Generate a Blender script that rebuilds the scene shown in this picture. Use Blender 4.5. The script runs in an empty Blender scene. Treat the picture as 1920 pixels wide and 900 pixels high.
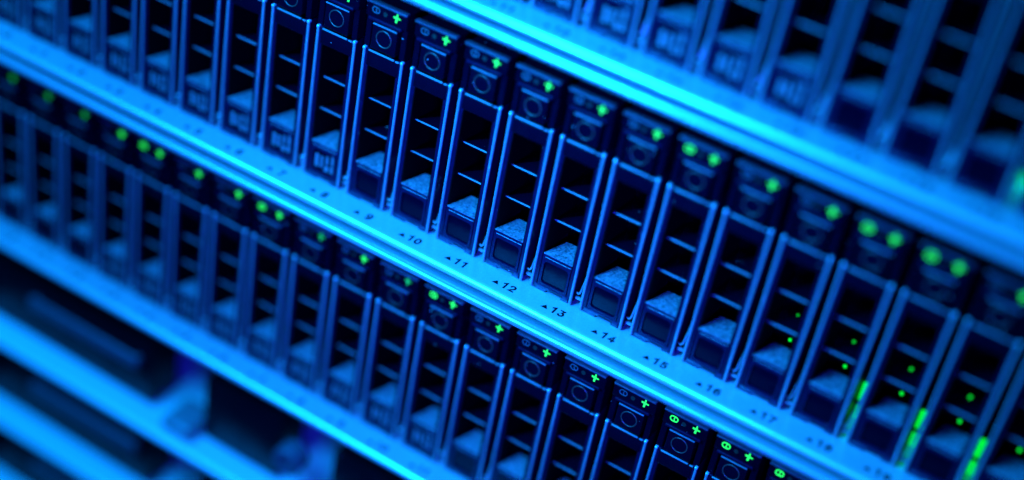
import bpy, bmesh, math, random
from mathutils import Matrix, Vector

random.seed(7)
S = 0.01775                     # metres per drive pitch: every length below is in pitches
H = 5.008                       # height of a 2U server in pitches
H1 = 2.5                        # height of a 1U server
scene = bpy.context.scene
COL = scene.collection

# ------------------------------------------------------------------ camera
CAM_R = [[0.84137881, 0.51491236, 0.1641553],
         [0.41168174, -0.41384905, -0.81194033],
         [-0.3501426, 0.75072913, -0.56018384]]
CAM_P = Vector((9.34285401, -19.83521137, 15.49239195))
cam_data = bpy.data.cameras.new('camera')
cam = bpy.data.objects.new('camera', cam_data)
COL.objects.link(cam)
r, d, f = (Vector(v) for v in CAM_R)
m = Matrix((r, -d, -f)).transposed().to_4x4()
m.translation = CAM_P * S
cam.matrix_world = m
cam_data.sensor_fit = 'HORIZONTAL'
cam_data.sensor_width = 36.0
cam_data.lens = 2865.27 / 1920 * 36
cam_data.clip_start = 0.01
cam_data.clip_end = 50
cam_data.dof.use_dof = True
cam_data.dof.focus_distance = 26.4 * S
cam_data.dof.aperture_fstop = 2.35
scene.camera = cam

# ------------------------------------------------------------------ world, lamps, exposure
world = bpy.data.worlds.new('World')
scene.world = world
world.use_nodes = True
bg = world.node_tree.nodes['Background']
bg.inputs['Color'].default_value = (0.08, 0.02, 1.0, 1)
bg.inputs['Strength'].default_value = 0.008


def area(name, pos, aim, sx, sy, power, color, spread=180):
    l = bpy.data.lights.new(name, 'AREA')
    l.shape = 'RECTANGLE'
    l.size, l.size_y = sx * S, sy * S
    l.energy = power
    l.color = color
    l.spread = math.radians(spread)
    o = bpy.data.objects.new(name, l)
    COL.objects.link(o)
    o.location = Vector(pos) * S
    o.rotation_euler = (Vector(aim) - Vector(pos)).to_track_quat('-Z', 'Y').to_euler()
    return o


area('key_lamp', (-14, -20, 27), (-4, 0, -2), 24, 6, 16.5, (0.0015, 0.265, 1.0))
area('front_lamp', (-4, -12.5, 9.5), (1.0, 0, 2.4), 4, 3, 0.66, (0.003, 0.26, 1.0), 72)
area('fill_lamp', (14, -23, 7), (-1, 0, 0.5), 6, 6, 0.45, (0.012, 0.012, 1.0), 42)

scene.view_settings.view_transform = 'Standard'
scene.view_settings.look = 'None'
scene.view_settings.gamma = 1
scene.view_settings.exposure = 0
scene.view_settings.use_curve_mapping = False
scene.render.engine = 'CYCLES'
scene.cycles.use_denoising = True
scene.cycles.max_bounces = 8


# ------------------------------------------------------------------ materials
def mat(name, base, rough=0.5, metal=0.0, grain=0.0, grain_scale=900, dust=0.0, bump=0.0, bump_scale=2500,
        emit=None, estr=0.0, spec=0.5, smudge=0.0):
    mt = bpy.data.materials.new(name)
    mt.use_nodes = True
    nt = mt.node_tree
    b = nt.nodes['Principled BSDF']
    b.inputs['Base Color'].default_value = (*base, 1)
    b.inputs['Roughness'].default_value = rough
    b.inputs['Metallic'].default_value = metal
    b.inputs['Specular IOR Level'].default_value = spec
    N, L = nt.nodes, nt.links
    tc = N.new('ShaderNodeTexCoord')
    oi = N.new('ShaderNodeObjectInfo')
    mul = N.new('ShaderNodeMath'); mul.operation = 'MULTIPLY'; mul.inputs[1].default_value = 40
    L.new(oi.outputs['Random'], mul.inputs[0])
    col = None
    if grain:
        n = N.new('ShaderNodeTexNoise'); n.noise_dimensions = '4D'
        n.inputs['Scale'].default_value = grain_scale
        n.inputs['Detail'].default_value = 4
        L.new(tc.outputs['Object'], n.inputs['Vector']); L.new(mul.outputs[0], n.inputs['W'])
        mp = N.new('ShaderNodeMapRange')
        mp.inputs['From Min'].default_value = 0.3; mp.inputs['From Max'].default_value = 0.7
        mp.inputs['To Min'].default_value = 1 - grain; mp.inputs['To Max'].default_value = 1 + grain
        L.new(n.outputs['Fac'], mp.inputs['Value'])
        vm = N.new('ShaderNodeVectorMath'); vm.operation = 'SCALE'
        vm.inputs[0].default_value = base
        L.new(mp.outputs[0], vm.inputs['Scale'])
        col = vm.outputs[0]
        L.new(col, b.inputs['Base Color'])
    if smudge:
        n = N.new('ShaderNodeTexNoise'); n.noise_dimensions = '4D'
        n.inputs['Scale'].default_value = 160
        n.inputs['Detail'].default_value = 5
        L.new(tc.outputs['Object'], n.inputs['Vector']); L.new(mul.outputs[0], n.inputs['W'])
        mp = N.new('ShaderNodeMapRange')
        mp.inputs['From Min'].default_value = 0.35; mp.inputs['From Max'].default_value = 0.7
        mp.inputs['To Min'].default_value = max(0.05, rough - smudge); mp.inputs['To Max'].default_value = rough + smudge
        L.new(n.outputs['Fac'], mp.inputs['Value'])
        L.new(mp.outputs[0], b.inputs['Roughness'])
    if dust:
        v = N.new('ShaderNodeTexVoronoi'); v.voronoi_dimensions = '4D'
        v.inputs['Scale'].default_value = 700
        L.new(tc.outputs['Object'], v.inputs['Vector']); L.new(mul.outputs[0], v.inputs['W'])
        n2 = N.new('ShaderNodeTexNoise'); n2.noise_dimensions = '4D'
        n2.inputs['Scale'].default_value = 260
        L.new(tc.outputs['Object'], n2.inputs['Vector']); L.new(mul.outputs[0], n2.inputs['W'])
        thr = N.new('ShaderNodeMapRange')
        thr.inputs['From Min'].default_value = 0.47; thr.inputs['From Max'].default_value = 0.72
        thr.inputs['To Min'].default_value = 0.0; thr.inputs['To Max'].default_value = 0.27
        L.new(n2.outputs['Fac'], thr.inputs['Value'])
        lt = N.new('ShaderNodeMath'); lt.operation = 'LESS_THAN'
        L.new(v.outputs['Distance'], lt.inputs[0]); L.new(thr.outputs[0], lt.inputs[1])
        mx = N.new('ShaderNodeMix'); mx.data_type = 'RGBA'
        L.new(lt.outputs[0], mx.inputs['Factor'])
        if col is not None:
            L.new(col, mx.inputs['A'])
        else:
            mx.inputs['A'].default_value = (*base, 1)
        mx.inputs['B'].default_value = (dust, dust, dust, 1)
        L.new(mx.outputs['Result'], b.inputs['Base Color'])
    if bump:
        n = N.new('ShaderNodeTexNoise')
        n.inputs['Scale'].default_value = bump_scale
        n.inputs['Detail'].default_value = 2
        L.new(tc.outputs['Object'], n.inputs['Vector'])
        bp_ = N.new('ShaderNodeBump')
        bp_.inputs['Strength'].default_value = bump
        bp_.inputs['Distance'].default_value = 0.0002
        L.new(n.outputs['Fac'], bp_.inputs['Height'])
        L.new(bp_.outputs['Normal'], b.inputs['Normal'])
    if emit:
        b.inputs['Emission Color'].default_value = (*emit, 1)
        b.inputs['Emission Strength'].default_value = estr
    return mt


M = {
    'ledge': mat('satin_aluminium', (0.6, 0.6, 0.6), 0.27, 0.5, grain=0.10, grain_scale=1500, bump=0.06, bump_scale=3500, dust=0.75),
    'bright_ledge': mat('brightened_satin_steel', (0.72, 0.72, 0.72), 0.32, 0.2, grain=0.08, grain_scale=1500),  # base raised above the other ledges in place of stronger light down there
    'cover': mat('dull_cover_steel', (0.42, 0.42, 0.44), 0.27, 0.5, grain=0.10, grain_scale=1500),
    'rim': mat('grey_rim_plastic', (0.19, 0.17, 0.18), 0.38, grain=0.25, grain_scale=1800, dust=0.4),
    'black': mat('black_satin_plastic', (0.003, 0.0015, 0.004), 0.42, spec=0.1, grain=0.3, dust=0.22, smudge=0.1),
    'gloss': mat('black_gloss_plastic', (0.003, 0.001, 0.006), 0.26, spec=0.1, dust=0.25, smudge=0.12),
    'dark': mat('dark_steel', (0.001, 0.0007, 0.0015), 0.7, grain=0.3, spec=0.05),
    'steel': mat('zinc_steel', (0.22, 0.22, 0.23), 0.5, 0.4, grain=0.15, grain_scale=500),
    'wedge': mat('grained_grey_plastic', (0.17, 0.15, 0.165), 0.38, grain=0.9, grain_scale=1500, bump=1.0, bump_scale=1500),
    'frame': mat('dark_grey_plastic', (0.004, 0.0015, 0.017), 0.45, spec=0.1, grain=0.3, dust=0.05),
    'glint': mat('pin_glint', (0.55, 0.55, 0.55), 0.25, 0.4),
    'foot': mat('worn_foot_plastic', (0.016, 0.012, 0.035), 0.4, spec=0.3, grain=0.6, grain_scale=900),
    'label': mat('dark_label_film', (0.002, 0.0005, 0.005), 0.2, spec=0.03, smudge=0.08),
    'mid': mat('mid_grey_plastic', (0.07, 0.06, 0.08), 0.45, grain=0.3),
    'print': mat('black_ink', (0.003, 0.002, 0.006), 0.6, spec=0.03),
    'pale': mat('pale_strokes', (0.12, 0.11, 0.12), 0.6, grain=0.4, grain_scale=700),
    'icon_off': mat('unlit_icon', (0.06, 0.10, 0.10), 0.5),
    'dot_off': mat('unlit_lens', (0.006, 0.022, 0.016), 0.4, emit=(0.0, 0.2, 0.08), estr=0.03),
    'green': mat('green_led', (0.02, 0.3, 0.05), 0.4, emit=(0.02, 1.0, 0.07), estr=1.5),
    'green_dim': mat('dim_green_led', (0.02, 0.2, 0.05), 0.4, emit=(0.012, 1.0, 0.10), estr=0.55),
    'pipe': mat('green_light_pipe', (0.02, 0.3, 0.05), 0.4, emit=(0.0, 1.0, 0.05), estr=1.2),
    'spring': mat('spring_steel', (0.55, 0.55, 0.55), 0.3, 0.8),
    'ring': mat('bronze_ring', (0.12, 0.05, 0.04), 0.35, 0.3),
}


# ------------------------------------------------------------------ mesh helpers (lengths in pitches)
def box(bm, x0, x1, y0, y1, z0, z1, bevel=0.0, seg=2):
    t = bmesh.new()
    bmesh.ops.create_cube(t, size=1)
    for v in t.verts:
        v.co = Vector(((x0 + x1) / 2 + v.co.x * (x1 - x0), (y0 + y1) / 2 + v.co.y * (y1 - y0), (z0 + z1) / 2 + v.co.z * (z1 - z0)))
    if bevel:
        bmesh.ops.bevel(t, geom=t.edges[:], offset=bevel, segments=seg, affect='EDGES', profile=0.5)
    me = bpy.data.meshes.new('t'); t.to_mesh(me); t.free()
    bm.from_mesh(me); bpy.data.meshes.remove(me)


def prism(bm, pts, axis, a, b):
    """closed outline pts pushed from a to b along axis: 0 = pts are (y, z), 1 = (x, z), 2 = (x, y)"""
    def P(p, t):
        return {0: (t, p[0], p[1]), 1: (p[0], t, p[1]), 2: (p[0], p[1], t)}[axis]
    va = [bm.verts.new(P(p, a)) for p in pts]
    vb = [bm.verts.new(P(p, b)) for p in pts]
    n = len(pts)
    bm.faces.new(va); bm.faces.new(vb[::-1])
    for i in range(n):
        bm.faces.new((va[i], vb[i], vb[(i + 1) % n], va[(i + 1) % n]))


def ring_prism(bm, outer, inner, y0, y1):
    """two outlines (x, z) of the same length, the strip between them pushed from y0 (front) to y1"""
    n = len(outer)
    of = [bm.verts.new((p[0], y0, p[1])) for p in outer]
    jf = [bm.verts.new((p[0], y0, p[1])) for p in inner]
    ob = [bm.verts.new((p[0], y1, p[1])) for p in outer]
    jb = [bm.verts.new((p[0], y1, p[1])) for p in inner]
    for i in range(n):
        k = (i + 1) % n
        bm.faces.new((of[i], of[k], jf[k], jf[i]))
        bm.faces.new((ob[i], jb[i], jb[k], ob[k]))
        bm.faces.new((jf[i], jf[k], jb[k], jb[i]))
        bm.faces.new((of[i], ob[i], ob[k], of[k]))


def rrect(x0, x1, z0, z1, r, n=5):
    out = []
    for cx, cz, a0 in ((x1 - r, z1 - r, 0), (x0 + r, z1 - r, 90), (x0 + r, z0 + r, 180), (x1 - r, z0 + r, 270)):
        for k in range(n):
            a = math.radians(a0 + 90 * k / (n - 1))
            out.append((cx + r * math.cos(a), cz + r * math.sin(a)))
    return out


def tube(bm, pts, rad, n=8):
    rings = []
    for i, p in enumerate(pts):
        p = Vector(p)
        d = (Vector(pts[min(i + 1, len(pts) - 1)]) - Vector(pts[max(i - 1, 0)])).normalized()
        u = d.orthogonal().normalized() if i == 0 else (u - d * u.dot(d)).normalized()
        w = d.cross(u)
        rings.append([bm.verts.new(p + (u * math.cos(2 * math.pi * k / n) + w * math.sin(2 * math.pi * k / n)) * rad) for k in range(n)])
    for a, b in zip(rings, rings[1:]):
        for k in range(n):
            bm.faces.new((a[k], a[(k + 1) % n], b[(k + 1) % n], b[k]))
    bm.faces.new(rings[0][::-1]); bm.faces.new(rings[-1])


def torus(bm, cx, cy, cz, R, r, n=40, k=10):
    g = [[bm.verts.new((cx + (R + r * math.cos(2 * math.pi * j / k)) * math.cos(2 * math.pi * i / n),
                        cy + r * math.sin(2 * math.pi * j / k),
                        cz + (R + r * math.cos(2 * math.pi * j / k)) * math.sin(2 * math.pi * i / n))) for j in range(k)] for i in range(n)]
    for i in range(n):
        for j in range(k):
            bm.faces.new((g[i][j], g[(i + 1) % n][j], g[(i + 1) % n][(j + 1) % k], g[i][(j + 1) % k]))


def mesh(name, build, material, smooth=True):
    bm = bmesh.new()
    build(bm)
    bmesh.ops.recalc_face_normals(bm, faces=bm.faces[:])
    bmesh.ops.scale(bm, vec=(S, S, S), verts=bm.verts[:])
    me = bpy.data.meshes.new(name)
    bm.to_mesh(me); bm.free()
    me.materials.append(M[material])
    if smooth:
        me.polygons.foreach_set('use_smooth', [True] * len(me.polygons))
        me.set_sharp_from_angle(angle=math.radians(35))
    return me


def link(name, data, parent=None, loc=(0, 0, 0)):
    o = bpy.data.objects.new(name, data)
    COL.objects.link(o)
    o.location = Vector(loc) * S
    if parent is not None:
        o.parent = parent
    return o


def thing(name, label, cat, loc, group=None):
    o = link(name, None, None, loc)
    o.empty_display_size = 0.005
    o['label'] = label; o['category'] = cat
    if group:
        o['group'] = group
    return o


# ------------------------------------------------------------------ server chassis
X0, X1 = -13.2, 12.4


LZ = -0.045                                           # top of the printed ledge


def ledge_profile():
    pts = [(2.3, LZ), (-0.475, LZ)]
    for k in range(1, 11):
        a = math.radians(90 * k / 10)
        pts.append((-0.475 - 0.11 * math.sin(a), LZ - 0.11 + 0.11 * math.cos(a)))
    pts += [(-0.58, LZ - 0.118), (-0.565, LZ - 0.122), (2.3, LZ - 0.122)]
    return pts


def lip_profile(top):
    z = top - 0.245                                   # top of the sheet, below the seam
    pts = [(2.3, z - 0.1), (-0.56, z - 0.1), (-0.575, z - 0.01), (-0.60, z), (-0.70, z)]
    for k in range(1, 11):
        a = math.radians(150 * k / 10)
        pts.append((-0.70 - 0.08 * math.sin(a), z - 0.08 + 0.08 * math.cos(a)))
    pts += [(-0.58, z - 0.16), (2.3, z - 0.16)]
    return pts


me_ledge = mesh('bottom_ledge', lambda bm: prism(bm, ledge_profile(), 0, X0, X1), 'ledge')
me_ledge1 = mesh('bottom_ledge', lambda bm: prism(bm, ledge_profile(), 0, X0, X1), 'bright_ledge')
me_lip = mesh('top_lip', lambda bm: prism(bm, lip_profile(H), 0, X0, X1), 'cover')
me_back = mesh('back_panel', lambda bm: box(bm, X0 + .1, X1 - .1, 2.31, 2.36, -0.16, H - 0.40), 'dark')
me_back1 = mesh('back_panel', lambda bm: box(bm, X0 + .1, X1 - .1, 2.31, 2.36, -0.16, H1 - 0.40), 'dark')
me_ear = mesh('ear', lambda bm: box(bm, X0 + .1, -12.62, -0.1, 2.3, LZ + 0.005, H - 0.40, 0.03), 'black')
me_ear_r = mesh('ear', lambda bm: box(bm, 11.62, X1 - .1, -0.1, 2.3, LZ + 0.005, H - 0.40, 0.03), 'black')
me_guide = mesh('guide_bar', lambda bm: box(bm, 0.425, 0.575, 0.10, 0.16, 0.07, 0.13, 0.02), 'rim')
me_arrow = mesh('arrow_print', lambda bm: prism(bm, [(0.03, -0.358), (0.165, -0.358), (0.098, -0.252)], 2, LZ + 0.0012, LZ + 0.0025), 'print')
me_pipe_u = mesh('light_pipe', lambda bm: box(bm, 0.425, 0.54, 0.70, 0.76, 0.33, 0.70, 0.02), 'pipe')
me_pipe_l = mesh('light_pipe', lambda bm: box(bm, 0.425, 0.54, 0.70, 0.76, -0.035, 0.23, 0.02), 'pipe')


def arc(cx, cy, rx, ry, a0, a1, n=10):
    return [(cx + rx * math.cos(math.radians(a0 + (a1 - a0) * k / n)), cy + ry * math.sin(math.radians(a0 + (a1 - a0) * k / n))) for k in range(n + 1)]


# centre lines of the printed numerals in a cell 0.6 wide and 1 high
DIGITS = {
    '0': [arc(.3, .5, .24, .44, 90, 450, 24)],
    '1': [[(.08, .76), (.20, .83), (.34, .94), (.34, .04)]],
    '2': [arc(.3, .68, .23, .26, 170, -30) + [(.10, .08), (.54, .08)]],
    '3': [[(.08, .92), (.50, .92), (.27, .58)] + arc(.29, .33, .24, .27, 80, -160, 14)],
    '4': [[(.42, .02), (.42, .93), (.05, .28), (.57, .28)]],
    '5': [[(.50, .92), (.16, .92), (.11, .52)] + arc(.29, .34, .24, .27, 120, -150, 14)],
    '6': [arc(.3, .33, .23, .28, 90, 450, 20), [(.075, .36)] + arc(.34, .52, .27, .42, 180, 60, 8)],
    '7': [[(.06, .92), (.54, .92), (.36, .50), (.24, .03)]],
    '8': [arc(.3, .72, .19, .22, 270, -90, 18), arc(.3, .28, .23, .24, 90, 450, 20)],
    '9': [arc(.3, .67, .23, .28, 90, 450, 20), [(.525, .64)] + arc(.26, .48, .27, .42, 0, -120, 8)],
}


def stroke(bm, pts, w, z):
    rows = []
    for k, p in enumerate(pts):
        a, b = Vector(pts[max(k - 1, 0)]), Vector(pts[min(k + 1, len(pts) - 1)])
        p = Vector(p)
        d0 = (p - a).normalized() if k else (b - p).normalized()
        d1 = (b - p).normalized() if k < len(pts) - 1 else d0
        t = (d0 + d1)
        t = t.normalized() if t.length > 0.1 else d0
        nrm = Vector((-t.y, t.x))
        c = max(0.55, nrm.dot(Vector((-d0.y, d0.x))))
        if k == 0:
            p = p - d0 * w * 0.4
        if k == len(pts) - 1:
            p = p + d0 * w * 0.4
        rows.append((bm.verts.new((*(p + nrm * w / 2 / c), z)), bm.verts.new((*(p - nrm * w / 2 / c), z))))
    for (a, b), (c, d) in zip(rows, rows[1:]):
        bm.faces.new((a, b, d, c))


def number_mesh(txt):
    def build(bm):
        for q, ch in enumerate(txt):
            x0 = (q - len(txt) / 2) * 0.78 + 0.09
            for k, line in enumerate(DIGITS[ch]):
                stroke(bm, [(x0 + px, py) for px, py in line], 0.215, 0.002 * k)
        bmesh.ops.scale(bm, vec=(0.185, 0.178, 0.178), verts=bm.verts[:])
    return mesh('number_print', build, 'print', False)


NUMS = [number_mesh(str(i)) for i in range(24)]


def chassis(zoff, label, lo, hi, pipes=range(24)):
    t = thing('storage_server', label, 'server', (0, 0, zoff), '2U storage servers in the rack')
    link('bottom_ledge', me_ledge, t)
    link('top_lip', me_lip, t)
    link('back_panel', me_back, t)
    link('ear', me_ear, t)
    link('ear', me_ear_r, t)
    for i in range(lo, hi + 1):
        x = i - 12
        link('arrow_print', me_arrow, t, (x, 0, 0))
        o = link('number_print', NUMS[i], t, (x + 0.345, -0.375, LZ + 0.0018))
        link('guide_bar', me_guide, t, (x, 0, 0))
        if i in pipes:
            if zoff <= 0:
                link('light_pipe', me_pipe_u, t, (x, 0, 0))
            link('light_pipe', me_pipe_l, t, (x, 0, 0))
    return t


# ------------------------------------------------------------------ drive tray
def side(bm, s):
    a, b = (0.30, 0.405) if s > 0 else (-0.405, -0.30)
    box(bm, a, b, 0.03, 0.95, 0.0, 3.02, 0.006, 1)


def liner(bm):
    for a, b in ((0.284, 0.299), (-0.299, -0.284)):
        box(bm, a, b, 0.04, 1.0, 0.70, 2.72)
    box(bm, -0.284, 0.284, 0.17, 1.0, 2.69, 2.72)


def post(bm, s):
    a, b = (0.368, 0.42) if s > 0 else (-0.42, -0.368)
    box(bm, a, b, 0.0, 0.055, -0.02, 3.035, 0.022, 3)


def upper_frame(bm):
    for a, b in ((0.31, 0.42), (-0.42, -0.31)):
        box(bm, a, b, 0.02, 0.95, 3.06, 3.655, 0.01, 1)


def led_bar(bm):
    box(bm, -0.42, 0.42, -0.03, 0.95, 3.66, 3.935, 0.012, 2)


def hoods(bm):
    box(bm, -0.425, 0.41, -0.065, 0.06, 3.925, 3.965, 0.014, 3)


def hood_low(bm):
    box(bm, -0.345, 0.335, -0.065, 0.06, 3.615, 3.668, 0.016, 3)


def button(bm):
    box(bm, -0.255, 0.255, -0.03, 0.4, 3.085, 3.575, 0.016, 3)


def handle_panel(bm):
    box(bm, -0.335, 0.335, 0.025, 0.12, 2.70, 2.99, 0.01, 2)


def handle_bar(bm):
    box(bm, -0.30, 0.235, 0.0, 0.035, 2.988, 3.02, 0.012, 3)
    box(bm, 0.26, 0.335, 0.0, 0.035, 2.988, 3.015, 0.010, 3)


def fin(z):
    return lambda bm: prism(bm, [(-0.284, 0.20), (0.284, 0.20), (0.284, 0.80), (0.13, 0.80)], 2, z - 0.05, z - 0.008)


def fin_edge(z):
    return lambda bm: prism(bm, [(0.20, z - 0.028), (0.19, z - 0.027), (0.183, z - 0.016), (0.188, z - 0.005), (0.195, z - 0.001), (0.20, z - 0.001)], 0, -0.284, 0.284)  # paler strip puts the light caught by the fin front into its colour


def wedge(bm):
    prism(bm, [(-0.284, 0.035), (0.284, 0.035), (0.284, 0.60), (-0.14, 0.60)], 2, 0.713, 0.735)
    box(bm, -0.24, 0.28, 0.026, 0.05, 0.652, 0.664, 0.004, 1)


def label_frame(bm):
    o = rrect(-0.284, 0.284, 0.075, 0.71, 0.01)
    ring_prism(bm, o, rrect(-0.235, 0.245, 0.125, 0.575, 0.06), 0.03, 0.12)


def label_panel(bm):
    box(bm, -0.26, 0.27, 0.065, 0.11, 0.10, 0.60)


def foot(bm):
    box(bm, -0.335, 0.335, 0.02, 0.6, 0.012, 0.075, 0.008, 2)
    box(bm, -0.335, -0.10, 0.03, 0.6, -0.035, 0.010)
    box(bm, 0.20, 0.335, 0.03, 0.6, -0.035, 0.010)


def slot(bm):
    box(bm, -0.04, 0.24, 0.016, 0.05, 0.028, 0.056, 0.003, 1)


def plus(bm):
    c = (0.21, 3.815)
    prism(bm, [(c[0] - .072, c[1] + .028), (c[0] - .068, c[1] - .004), (c[0] + .068, c[1] - .002), (c[0] + .072, c[1] + .018)], 1, -0.036, -0.028)
    prism(bm, [(c[0] - .012, c[1] + .085), (c[0] + .010, c[1] + .085), (c[0] + .012, c[1] + .01), (c[0] + .006, c[1] - .075), (c[0] - .030, c[1] - .078), (c[0] - .024, c[1] - .02)], 1, -0.037, -0.0285)


def icon(bm):
    o = rrect(-0.30, -0.14, 3.755, 3.875, 0.058, 7)
    i = rrect(-0.282, -0.158, 3.773, 3.857, 0.041, 7)
    ring_prism(bm, o, i, -0.037, -0.028)
    n = 20
    cx, cz = -0.185, 3.815
    ring_prism(bm, [(cx + .042 * math.cos(2 * math.pi * k / n), cz + .056 * math.sin(2 * math.pi * k / n)) for k in range(n)],
               [(cx + .026 * math.cos(2 * math.pi * k / n), cz + .040 * math.sin(2 * math.pi * k / n)) for k in range(n)], -0.036, -0.028)


def dot(bm):
    prism(bm, [(-0.03 + .042 * math.cos(2 * math.pi * k / 20), 3.80 + .042 * math.sin(2 * math.pi * k / 20)) for k in range(20)], 1, -0.034, -0.028)


def spring(bm):
    tube(bm, [(0.545, 0.42, 0.95), (0.54, 0.34, 0.78), (0.525, 0.24, 0.58), (0.52, 0.16, 0.40), (0.515, 0.12, 0.27), (0.50, 0.11, 0.22), (0.47, 0.11, 0.20), (0.435, 0.12, 0.21)], 0.020)


def spots(z):
    return lambda bm: box(bm, -0.02, 0.03, 0.985, 1.015, z - 0.028, z + 0.028, 0.008, 1)


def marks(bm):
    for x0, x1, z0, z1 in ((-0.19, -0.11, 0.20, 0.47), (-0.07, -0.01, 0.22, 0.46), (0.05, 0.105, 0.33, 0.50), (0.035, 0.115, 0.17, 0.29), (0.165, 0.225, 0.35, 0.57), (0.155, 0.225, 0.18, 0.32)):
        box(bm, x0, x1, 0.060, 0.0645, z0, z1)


def drive(bm):
    box(bm, -0.40, 0.40, 1.02, 2.28, 0.0, 3.9, 0.02, 1)


TRAY = [('side_frame', mesh('side_frame', lambda b: side(b, -1), 'frame'), None),
        ('side_frame', mesh('side_frame', lambda b: side(b, 1), 'frame'), None),
        ('handle_rail', mesh('handle_rail', lambda b: post(b, -1), 'rim'), None),
        ('handle_rail', mesh('handle_rail', lambda b: post(b, 1), 'rim'), None),
        ('end_glint', mesh('end_glint', lambda b: box(b, -0.424, -0.362, -0.012, 0.09, 2.985, 3.045, 0.022, 3), 'glint'), 'handle_rail'),  # brighter block added as the specular dot on the rounded post top
        ('end_glint', mesh('end_glint', lambda b: box(b, 0.362, 0.424, -0.012, 0.09, 2.985, 3.045, 0.022, 3), 'glint'), 'handle_rail'),
        ('handle_bar', mesh('handle_bar', handle_bar, 'rim'), None),
        ('handle_panel', mesh('handle_panel', handle_panel, 'gloss'), None),
        ('upper_frame', mesh('upper_frame', upper_frame, 'gloss'), None),
        ('indicator_panel', mesh('indicator_panel', led_bar, 'gloss'), None),
        ('hood', mesh('hood', hoods, 'mid'), 'indicator_panel'),
        ('hood', mesh('hood', hood_low, 'frame'), 'indicator_panel'),
        ('release_button', mesh('release_button', button, 'gloss'), None),
        ('button_highlight', mesh('button_highlight', lambda b: box(b, -0.245, 0.245, -0.045, -0.02, 3.548, 3.572, 0.006, 2), 'rim'), 'release_button'),  # pale strip painted in as the highlight along the button's top bevel
        ('ring', mesh('ring', lambda b: torus(b, 0, -0.031, 3.335, 0.15, 0.011), 'ring'), 'release_button'),
        ('inner_liner', mesh('inner_liner', liner, 'dark'), None),
        ('fin', mesh('fin', fin(2.0), 'gloss'), None),
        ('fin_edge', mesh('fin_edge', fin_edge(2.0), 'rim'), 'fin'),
        ('fin', mesh('fin', fin(1.355), 'gloss'), None),
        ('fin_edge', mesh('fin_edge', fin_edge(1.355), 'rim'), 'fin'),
        ('label_shelf', mesh('label_shelf', wedge, 'wedge'), None),
        ('label_frame', mesh('label_frame', label_frame, 'frame'), None),
        ('label_panel', mesh('label_panel', label_panel, 'label'), 'label_frame'),
        ('foot', mesh('foot', foot, 'foot'), None),
        ('slot', mesh('slot', slot, 'black'), 'foot'),
        ('spring_clip', mesh('spring_clip', spring, 'spring'), None),
        ('drive_body', mesh('drive_body', drive, 'dark'), None),
        ('activity_light', mesh('activity_light', spots(1.13), 'pipe'), 'drive_body'),
        ('activity_light', mesh('activity_light', spots(0.62), 'pipe'), 'drive_body'),
        ('plus_light', mesh('plus_light', plus, 'green', False), 'indicator_panel'),
        ('dot_light', mesh('dot_light', dot, 'dot_off', False), 'indicator_panel')]
ICON_ON = mesh('drive_light', icon, 'green', False)
PLUS_DIM = mesh('plus_light', plus, 'green_dim', False)
ICON_OFF = mesh('drive_light', icon, 'icon_off', False)
MARKS = mesh('label_strokes', marks, 'pale', False)  # pale strokes laid over the label panel


def tray(i, zoff, label, group, icon_on, marked):
    t = thing('drive_tray', label, 'drive tray', (i - 12, 0, zoff), group)
    byname = {}
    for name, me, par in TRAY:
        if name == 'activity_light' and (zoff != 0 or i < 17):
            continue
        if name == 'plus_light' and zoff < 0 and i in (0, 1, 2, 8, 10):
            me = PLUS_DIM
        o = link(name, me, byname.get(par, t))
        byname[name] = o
    link('drive_light', ICON_ON if icon_on else ICON_OFF, byname['indicator_panel'])
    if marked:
        link('label_strokes', MARKS, byname['label_frame'])
    return t


chassis(0, 'middle server, its pale front ledge crossing the photo printed with sharp numbers 10 to 17', 0, 23, range(18, 24))
chassis(-H, 'lower server whose blurred ledge runs above the shallow machines at bottom left', 0, 23, ())
chassis(H, 'upper server cut by the top of the photo, above its broad blurred ledge', 0, 23, (19,))

WORDS = ('zero one two three four five six seven eight nine ten eleven twelve thirteen fourteen fifteen sixteen seventeen '
         'eighteen nineteen twenty twenty-one').split()
ON_A = {15, 18, 19}
ON_B = {4, 7, 11, 16, 17, 18}
for i in range(0, 22):
    st = 'two green icons lit' if i in ON_A else 'one green plus lit'
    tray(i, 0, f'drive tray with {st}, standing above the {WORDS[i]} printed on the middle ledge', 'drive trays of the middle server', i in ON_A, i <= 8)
for i in range(0, 20):
    st = 'two green icons lit' if i in ON_B else 'one green plus lit'
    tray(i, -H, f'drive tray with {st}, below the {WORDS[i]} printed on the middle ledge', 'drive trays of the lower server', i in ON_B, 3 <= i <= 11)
for i in range(9, 22):
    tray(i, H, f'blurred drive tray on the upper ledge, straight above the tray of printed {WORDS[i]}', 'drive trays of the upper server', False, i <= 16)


# ------------------------------------------------------------------ shallow 1U servers below
def wide_face(bm, w):
    box(bm, 0, w, 0.0, 0.9, 0.08, 1.72, 0.03, 2)


def wide_bar(bm):
    box(bm, 1.85, 5.05, -0.22, -0.12, 1.04, 1.36, 0.04, 3)
    for a in (1.88, 4.88):
        box(bm, a, a + 0.14, -0.13, 0.0, 1.10, 1.30, 0.02, 1)


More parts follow.
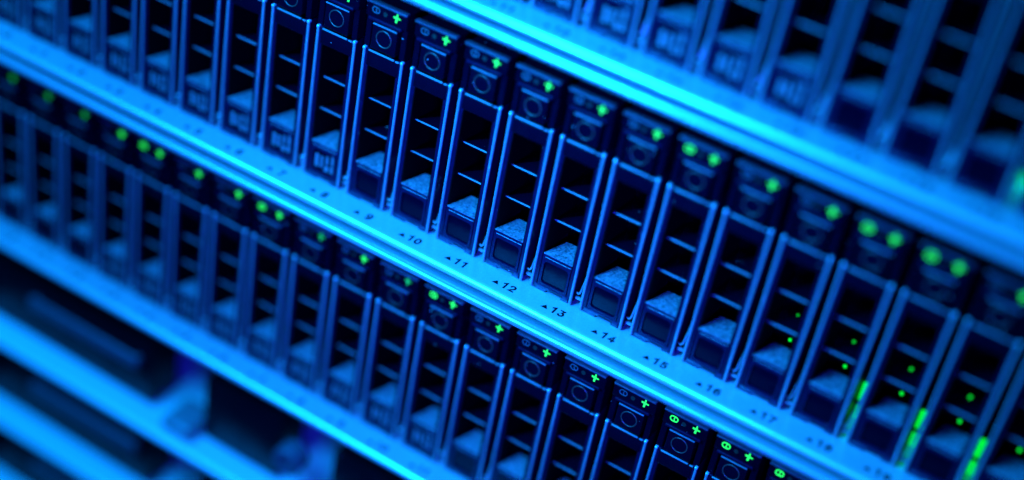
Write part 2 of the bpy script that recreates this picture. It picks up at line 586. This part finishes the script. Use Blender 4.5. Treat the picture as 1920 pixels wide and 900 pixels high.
def knob(bm):
    t = [(0.0, 0.34), (-0.35, 0.34), (-0.42, 0.30)]
    n = 24
    prev = None
    for y, rr in t:
        ringv = [bm.verts.new((rr * math.cos(2 * math.pi * k / n), y, rr * math.sin(2 * math.pi * k / n))) for k in range(n)]
        if prev:
            for k in range(n):
                bm.faces.new((prev[k], prev[(k + 1) % n], ringv[(k + 1) % n], ringv[k]))
        prev = ringv
    inner = [bm.verts.new((0.16 * math.cos(2 * math.pi * k / n), -0.42, 0.16 * math.sin(2 * math.pi * k / n))) for k in range(n)]
    deep = [bm.verts.new((0.16 * math.cos(2 * math.pi * k / n), -0.1, 0.16 * math.sin(2 * math.pi * k / n))) for k in range(n)]
    for a, b in ((prev, inner), (inner, deep)):
        for k in range(n):
            bm.faces.new((a[k], a[(k + 1) % n], b[(k + 1) % n], b[k]))
    bm.faces.new(deep)


ME_FACE4 = mesh('face_plate', lambda b: wide_face(b, 5.3), 'black')
ME_BAR = mesh('pull_bar', wide_bar, 'mid')
ME_FACE2 = mesh('cover_plate', lambda b: wide_face(b, 2.0), 'black')
ME_LATCH = mesh('latch', lambda b: box(b, 0, 0.8, -0.38, 0.6, LZ + 0.005, 0.32, 0.12, 4), 'steel')
ME_KNOB = mesh('thumbscrew', knob, 'mid')


def small_server(zoff, label):
    t = thing('shallow_server', label, 'server', (0, 0, zoff), 'shallow servers at the bottom of the rack')
    link('bottom_ledge', me_ledge1, t)
    link('back_panel', me_back1, t)
    for x in (-13.1, -2.9, 5.0):
        p = link('face_plate', ME_FACE4, t, (x, 0, 0))
        link('pull_bar', ME_BAR, p)
    for x in (-7.2, 1.2):
        link('latch', ME_LATCH, t, (x, 0, 0))
    for x in (-6.3, 2.1):
        link('cover_plate', ME_FACE2, t, (x, 0, 0))
    for x in (-3.8, 4.4):
        link('thumbscrew', ME_KNOB, t, (x, 0, 1.1))
    return t


ZB = -H - 0.36
small_server(ZB - H1, 'shallow server right under the lower row of trays, with a dim pull bar')
small_server(ZB - 2 * H1, 'shallow server at bottom left between two blurred ledges, second below the trays')
small_server(ZB - 3 * H1, 'lowest shallow server, only its blurred ledge reaching the bottom left corner')
